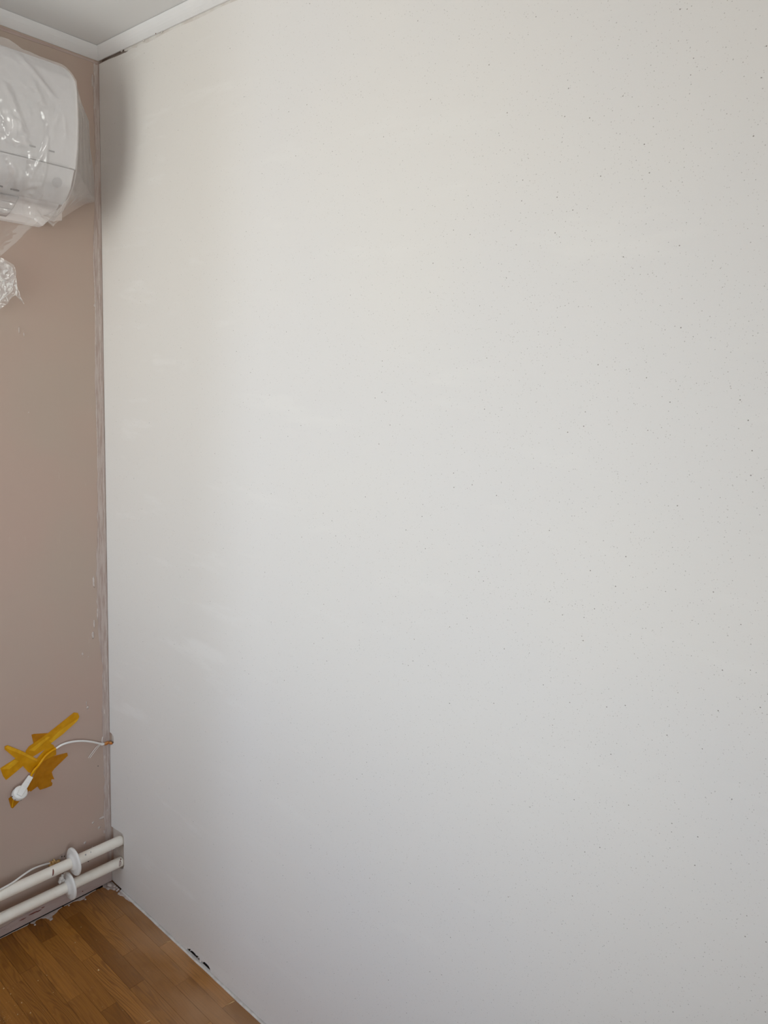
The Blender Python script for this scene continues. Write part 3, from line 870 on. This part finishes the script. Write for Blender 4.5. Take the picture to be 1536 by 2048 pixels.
for sgn in (-1, 1):
    lathe('pin', [(0, 0.0024), (0.0165, 0.0024), (0.0180, 0.0016)], back + d * 0.0238 + sd_ * sgn * 0.0095, d, 'metal', body, 14)
for an in (0.0, math.pi):
    rad = hd * -math.cos(an)
    ob_box('earth_clip', back + d * 0.0180 + rad * (BR - 0.0004), 0.0045, 0.0018, 0.0007, d, sd_, rad, 'metal', body, 1.0, 0.0002)
for ang in (-38, 52):
    rr_ = -hd * math.cos(math.radians(ang)) + sd_ * math.sin(math.radians(ang))
    tt = d.cross(rr_)
    ob_box('side_slot', back + d * 0.0185 + rr_ * (BR - 0.0005), 0.0048, 0.0011, 0.0006, d, tt, rr_, 'dark', body, 1.0, 0.0001)
end = back + hd * 0.0470 + d * 0.0045
CABP = spline(CAB[:12] + [(0.0135, -0.2390, 0.4960), tuple(end + hd * 0.004), tuple(end - hd * 0.004)], 8)
tube('plug_cable', CABP, 0.0030, 'plastic', plug, 12, 1, True)
tube('tape_ridge', CABP[56:-9], 0.0039, 'tape', tape_obs[6], 12, 1, True)
# frayed sheath and orange foam where the cable leaves the wall
for i, P in enumerate(([(0.006, -0.0300, 0.4990), (0.0075, -0.0420, 0.4930), (0.0060, -0.0560, 0.4780), (0.0035, -0.0670, 0.4640)],
                       [(0.006, -0.0330, 0.5000), (0.0090, -0.0480, 0.4960), (0.0070, -0.0600, 0.4830), (0.0030, -0.0720, 0.4660)],
                       [(0.005, -0.0240, 0.4960), (0.0070, -0.0290, 0.5080), (0.0045, -0.0250, 0.5200)])):
    tube('loose_strand', P, 0.0008, 'plastic', plug, 6, 6)
blob('sheath_end', (0.0065, -0.0270, 0.4972), (0.004, 0.0075, 0.0042), 'plastic', plug, 2.0, 0.5, 2.0)
blob('foam_plug', (0.0050, -0.0130, 0.4945), (0.0050, 0.0100, 0.0058), 'orange', plug, 5.0, 0.5, 2.2)
blob('foam_plug', (0.0110, -0.0020, 0.4935), (0.0075, 0.0050, 0.0048), 'orange', plug, 7.0, 0.5, 2.2)
adopt(plug)
tag(plug, 'white round mains plug and cable taped to the pink wall', 'plug')

# ------------------------------------------------------------------ air conditioner
AY0, AY1 = -0.98, -0.165
def xfront(z):
    """Front outline of the unit: x as a function of height."""
    T = [(2.345, 0.150), (2.340, 0.178), (2.333, 0.192), (2.312, 0.1985), (2.265, 0.2045), (2.222, 0.2065), (2.168, 0.2010), (2.1165, 0.1885), (2.079, 0.1690), (2.059, 0.1480), (2.035, 0.1200), (2.012, 0.0800), (1.998, 0.0300), (1.996, 0.0)]
    if z >= T[0][0]:
        return T[0][1]
    for i in range(len(T) - 1):
        if T[i][0] >= z >= T[i + 1][0]:
            t = (T[i][0] - z) / (T[i][0] - T[i + 1][0])
            return T[i][1] + (T[i + 1][1] - T[i][1]) * t
    return 0.0
ac = empty('air_conditioner', (0.0, (AY0 + AY1) / 2, 2.0))
tag(ac, 'white wall mounted air conditioner wrapped in clear plastic below the cornice', 'air conditioner')
# body: solid case behind the panel
bp_ = [(0.0005, 2.338), (0.150, 2.338), (0.182, 2.318), (0.190, 2.222), (0.174, 2.116), (0.155, 2.079), (0.134, 2.058), (0.109, 2.035), (0.070, 2.014), (0.028, 2.000), (0.0005, 1.998)]
v = [(p[0], yy, p[1]) for yy in (AY0 + 0.006, AY1 - 0.006) for p in bp_]
k = len(bp_)
bevel(fix_normals(obj('case', v, [tuple(range(k)), tuple(range(2 * k - 1, k - 1, -1))] + [(i, i + k, (i + 1) % k + k, (i + 1) % k) for i in range(k)], 'unit', ac)), 0.006, 3, 50)
def shell(name, z0, z1, y0, y1, off, thick, mt, corner, nz=36, rad=0.034):
    """Curved cover following the front outline, with rounded upper corners."""
    vv, ff = [], []
    NY = 30
    for i in range(nz + 1):
        z = z1 + (z0 - z1) * (i / nz) ** 1.15
        inset = 0.0
        if corner and z > z1 - rad:
            inset = rad - math.sqrt(max(0.0, rad ** 2 - (z - (z1 - rad)) ** 2))
        if not corner and z < z0 + 0.02:
            inset = 0.0
        for j in range(NY + 1):
            t = 0.5 - 0.5 * math.cos(math.pi * j / NY)
            y = (y0 + inset) + (y1 - y0 - 2 * inset) * t
            e_ = min(y1 - inset - y, y - y0 - inset)
            rb = 0.006
            dx = rb - math.sqrt(max(0.0, rb ** 2 - (rb - min(e_, rb)) ** 2))
            vv.append((xfront(z) + off - dx, y, z))
    for i in range(nz):
        for j in range(NY):
            a = i * (NY + 1) + j
            ff.append((a, a + NY + 1, a + NY + 2, a + 1))
    o_ = obj(name, vv, ff, mt, ac, True)
    sd = o_.modifiers.new('thickness', 'SOLIDIFY')
    sd.thickness = thick
    sd.offset = 0
    return o_
panel = shell('front_panel', 2.1175, 2.334, AY0, AY1, 0.0, 0.006, 'unit', True)
casing = shell('lower_casing', 2.043, 2.1163, AY0 + 0.003, AY1 - 0.002, -0.0010, 0.005, 'unit', False, 16)
# outlet slot with louvre blades on the curved underside
def strip(name, z0, z1, y0, y1, off, mt):
    vv, ff = [], []
    K_ = 5
    for i in range(K_ + 1):
        z = z1 + (z0 - z1) * i / K_
        for y in (y0, y1):
            vv.append((xfront(z) + off, y, z))
    for i in range(K_):
        ff.append((i * 2, i * 2 + 2, i * 2 + 3, i * 2 + 1))
    o_ = obj(name, vv, ff, mt, ac, True)
    m_ = o_.modifiers.new('thickness', 'SOLIDIFY')
    m_.thickness = 0.0015
    m_.offset = 0
strip('outlet_slot', 2.003, 2.040, AY0 + 0.06, AY1 - 0.108, -0.0015, 'unit_soft')
for z0, z1 in ((2.0290, 2.0385), (2.0165, 2.0270), (2.0050, 2.0145)):
    strip('louvre', z0, z1, AY0 + 0.063, AY1 - 0.111, 0.0006, 'unit')
# marks seen through the film
def on_front(z, off=0.0036):
    return xfront(z) + off
lathe('receiver_window', [(0, 0.0120), (0.0008, 0.0118), (0.0010, 0.0100)], (on_front(2.0815, 0.0030), -0.203, 2.0815), (0.87, 0, -0.49), 'unit_soft', casing, 24)
for y0, y1, z0, mt in ((-0.2990, -0.2800, 2.0500, 'dark'), (-0.3270, -0.3175, 2.0510, 'dark'), (-0.3400, -0.3300, 2.0515, 'dark'), (-0.3560, -0.3440, 2.0520, 'dark')):
    xx = on_front(z0 + 0.002, 0.0008)
    box('print_mark', (xx, y0, z0 - 0.0010), (xx + 0.0024, y1, z0 + 0.0042), mt, casing)
for y in (-0.2263, -0.2701):
    xx = on_front(2.1423, 0.0030)
    box('indicator_mark', (xx, y - 0.007, 2.1408), (xx + 0.0008, y + 0.007, 2.1442), 'unit_grey', panel)
adopt(ac)

# ------------------------------------------------------------------ plastic sheet over the air conditioner
film = empty('plastic_sheet', (0.21, -0.5, 2.0))
tag(film, 'crumpled clear plastic sheet draped over the white air conditioner', 'plastic sheet')
CRE = [((-0.2949, 2.3241), (-0.2186, 2.2539), 0.005, 0.006), ((-0.2847, 2.3071), (-0.2267, 2.1765), 0.004, 0.008), ((-0.3409, 2.2338), (-0.3011, 2.1417), 0.010, 0.012), ((-0.3300, 2.2500), (-0.2811, 2.1414), 0.007, 0.007),
       ((-0.2811, 2.1414), (-0.3080, 2.1414), 0.006, 0.006), ((-0.2386, 2.1681), (-0.2486, 2.1287), 0.006, 0.004), ((-0.2486, 2.1287), (-0.2650, 2.0882), 0.006, 0.004), ((-0.2393, 2.0681), (-0.2686, 2.0597), 0.006, 0.004),
       ((-0.2393, 2.0681), (-0.2380, 2.1650), 0.005, 0.004), ((-0.2747, 2.1331), (-0.2687, 2.0563), 0.004, 0.005), ((-0.1984, 2.2165), (-0.1972, 2.1732), 0.003, 0.005), ((-0.2133, 2.2340), (-0.2260, 2.1900), 0.003, 0.005),
       ((-0.3200, 2.1000), (-0.2900, 2.0600), 0.006, 0.006), ((-0.3050, 2.0850), (-0.3150, 2.0400), 0.005, 0.005), ((-0.2560, 2.0480), (-0.2420, 2.0450), 0.006, 0.003), ((-0.3400, 2.2000), (-0.3000, 2.1700), 0.005, 0.006),
       ((-0.45, 2.30), (-0.36, 2.10), 0.008, 0.010), ((-0.62, 2.31), (-0.50, 2.08), 0.008, 0.010), ((-0.80, 2.30), (-0.70, 2.06), 0.008, 0.010)]
def crease(y, z):
    h = 0.0
    for (a, b, amp, wd) in CRE:
        ax_, az = a
        bx, bz = b
        L2 = (bx - ax_) ** 2 + (bz - az) ** 2
        t = max(0.0, min(1.0, ((y - ax_) * (bx - ax_) + (z - az) * (bz - az)) / L2))
        dd = math.hypot(y - ax_ - (bx - ax_) * t, z - az - (bz - az) * t)
        if dd < wd * 2.0:
            h += amp * 0.75 * (0.5 + 0.5 * math.cos(math.pi * min(1.0, dd / (wd * 2.0)))) * (0.35 + 0.65 * math.sin(math.pi * (0.12 + 0.76 * t)))
    return h
def crumple(p, amp):
    a = Vector(p)
    n1 = noise.noise(a * 16.0)
    n2 = 1.0 - abs(noise.noise(a * 34.0 + Vector((5, 1, 2)))) * 2.0
    n3 = 1.0 - abs(noise.noise(a * 80.0 + Vector((1, 9, 4)))) * 2.0
    return amp * (0.5 * n1 + 0.35 * n2 + 0.18 * n3)
def grid_mesh(name, rows_, mt, par):
    R_, Q = len(rows_), len(rows_[0])
    vv = [p for row in rows_ for p in row]
    ff = [(i * Q + j, (i + 1) * Q + j, (i + 1) * Q + j + 1, i * Q + j + 1) for i in range(R_ - 1) for j in range(Q - 1)]
    return obj(name, vv, ff, mt, par, True)
# front of the sheet
rows_ = []
NZ, NYF = 130, 250
for i in range(NZ + 1):
    t = i / NZ
    row = []
    for j in range(NYF + 1):
        s = (j / NYF) ** 0.72
        y = AY0 - 0.02 + (AY1 - AY0 + 0.02) * s
        right = (y - AY0) / (AY1 - AY0)
        ztop = 2.339 + 0.010 * max(0.0, noise.noise(Vector((y * 12, 4.0, 0)))) + (0.012 if y < -0.285 else 0.0) * min(1.0, (-0.285 - y) / 0.03) - max(0.0, (y + 0.196) / 0.031) ** 2 * 0.028
        zbot = 1.998 + 0.010 * noise.noise(Vector((y * 9, 1.0, 0))) + 0.012 * max(0.0, (y + 0.215) / 0.05) - 0.012 * math.exp(-((y + 0.222) / 0.014) ** 2)
        z = ztop + (zbot - ztop) * t
        zc = min(z, 2.333)
        xx = max(xfront(zc), 0.105 if z < 2.03 else 0.0)
        low = max(0.0, (2.13 - z) / 0.13)
        lift = 0.0045 + 0.012 * low * (0.5 + 0.5 * noise.noise(Vector((y * 11, z * 7, 2.0)))) + crease(y, z) + max(0.0, crumple((0.0, y, z), 0.0035 + 0.007 * low + 0.012 * math.exp(-((y + 0.315) / 0.03) ** 2 - ((z - 2.165) / 0.035) ** 2) + 0.006 * math.exp(-((y + 0.265) / 0.03) ** 2 - ((z - 2.07) / 0.03) ** 2)))
        row.append((xx + lift, y, z))
    rows_.append(row)
grid_mesh('front_film', rows_, 'film', film)
# side flap: from the unit's right edge back to the wall in the corner
FIN = [(0.197, -0.1651, 2.3124), (0.205, -0.1640, 2.2647), (0.209, -0.1640, 2.2224), (0.204, -0.1660, 2.1685), (0.192, -0.1650, 2.1165), (0.175, -0.1650, 2.0791), (0.155, -0.1650, 2.0592), (0.136, -0.1848, 2.0275), (0.130, -0.21, 2.0111)]
FOUT = [(0.185, -0.1567, 2.313), (0.15, -0.1262, 2.2853), (0.085, -0.074, 2.2672), (0.07, -0.0647, 2.2133), (0.035, -0.0379, 2.1655), (0.022, -0.0280, 2.1322), (0.014, -0.0235, 2.0905), (0.03, -0.0609, 2.0758), (0.07, -0.1424, 2.0217), (0.09, -0.177, 1.9931), (0.11, -0.2156, 2.008)]
def resample(P, n_):
    P = [Vector(p) for p in P]
    L_ = [0.0]
    for i in range(1, len(P)):
        L_.append(L_[-1] + (P[i] - P[i - 1]).length)
    out_ = []
    for q in range(n_):
        s = L_[-1] * q / (n_ - 1)
        i = 0
        while i < len(P) - 2 and L_[i + 1] < s:
            i += 1
        out_.append(P[i].lerp(P[i + 1], (s - L_[i]) / max(1e-9, L_[i + 1] - L_[i])))
    return out_
a_, b_ = resample(FIN, 90), resample(FOUT, 90)
rows_ = []
for i in range(90):
    row = []
    for j in range(41):
        t = j / 40
        p = a_[i].lerp(b_[i], t)
        amp = 0.010 * math.sin(math.pi * t)
        pleat = noise.noise(Vector((t * 7.0 + i * 0.006, i * 0.012, 3.0)))
        p = p + Vector((0.7, -0.35, 0.1)) * (amp * pleat * 1.5 + crumple(p, 0.004 * math.sin(math.pi * t)))
        row.append(tuple(p))
    rows_.append(row)
grid_mesh('side_flap', rows_, 'film', film)
# loose tail hanging below along the pink wall and bunching up
def patch(name, top, bot, n1, n2, amp, seed, par, mt='film'):
    a, b = resample(top, n1), resample(bot, n1)
    rr = []
    for i in range(n1):
        row = []
        for j in range(n2):
            t = j / (n2 - 1)
            p = a[i].lerp(b[i], t)
            h = crumple(p + Vector((seed, 0, 0)), amp)
            p = p + Vector((1.0, 0, 0.0)) * (h + amp * 0.4)
            p.x = max(p.x, 0.002)
            row.append(tuple(p))
        rr.append(row)
    return grid_mesh(name, rr, mt, par)
patch('hanging_fold', [(0.105, -0.42, 2.004), (0.100, -0.33, 2.005), (0.100, -0.2735, 2.0062), (0.100, -0.2111, 2.0086)], [(0.030, -0.42, 1.895), (0.030, -0.33, 1.894), (0.028, -0.2950, 1.8980), (0.060, -0.2310, 1.9700)], 46, 46, 0.0030, 3.0, film, 'film_thin')
patch('bunched_end', [(0.022, -0.43, 1.872), (0.024, -0.33, 1.912), (0.030, -0.2843, 1.905), (0.030, -0.2703, 1.8985), (0.028, -0.256, 1.8920), (0.026, -0.2517, 1.8772), (0.026, -0.251, 1.8627), (0.018, -0.244, 1.8395), (0.006, -0.2258, 1.8009)],
      [(0.010, -0.43, 1.840), (0.010, -0.36, 1.782), (0.010, -0.2900, 1.7779), (0.014, -0.2700, 1.7960), (0.018, -0.2600, 1.8120), (0.018, -0.2540, 1.8170), (0.015, -0.2476, 1.8207), (0.008, -0.2351, 1.8087), (0.006, -0.2270, 1.8000)], 70, 40, 0.016, 8.0, film)
patch('bunched_end', [(0.030, -0.42, 1.870), (0.034, -0.33, 1.903), (0.036, -0.2843, 1.898), (0.036, -0.2703, 1.8905), (0.034, -0.260, 1.8830), (0.032, -0.2570, 1.8672), (0.030, -0.257, 1.8480), (0.026, -0.256, 1.8350)], [(0.020, -0.42, 1.845), (0.020, -0.36, 1.795), (0.020, -0.2900, 1.8000), (0.022, -0.2750, 1.8130), (0.024, -0.2660, 1.8220), (0.024, -0.2600, 1.8280)], 60, 36, 0.018, 21.0, film)
adopt(film)
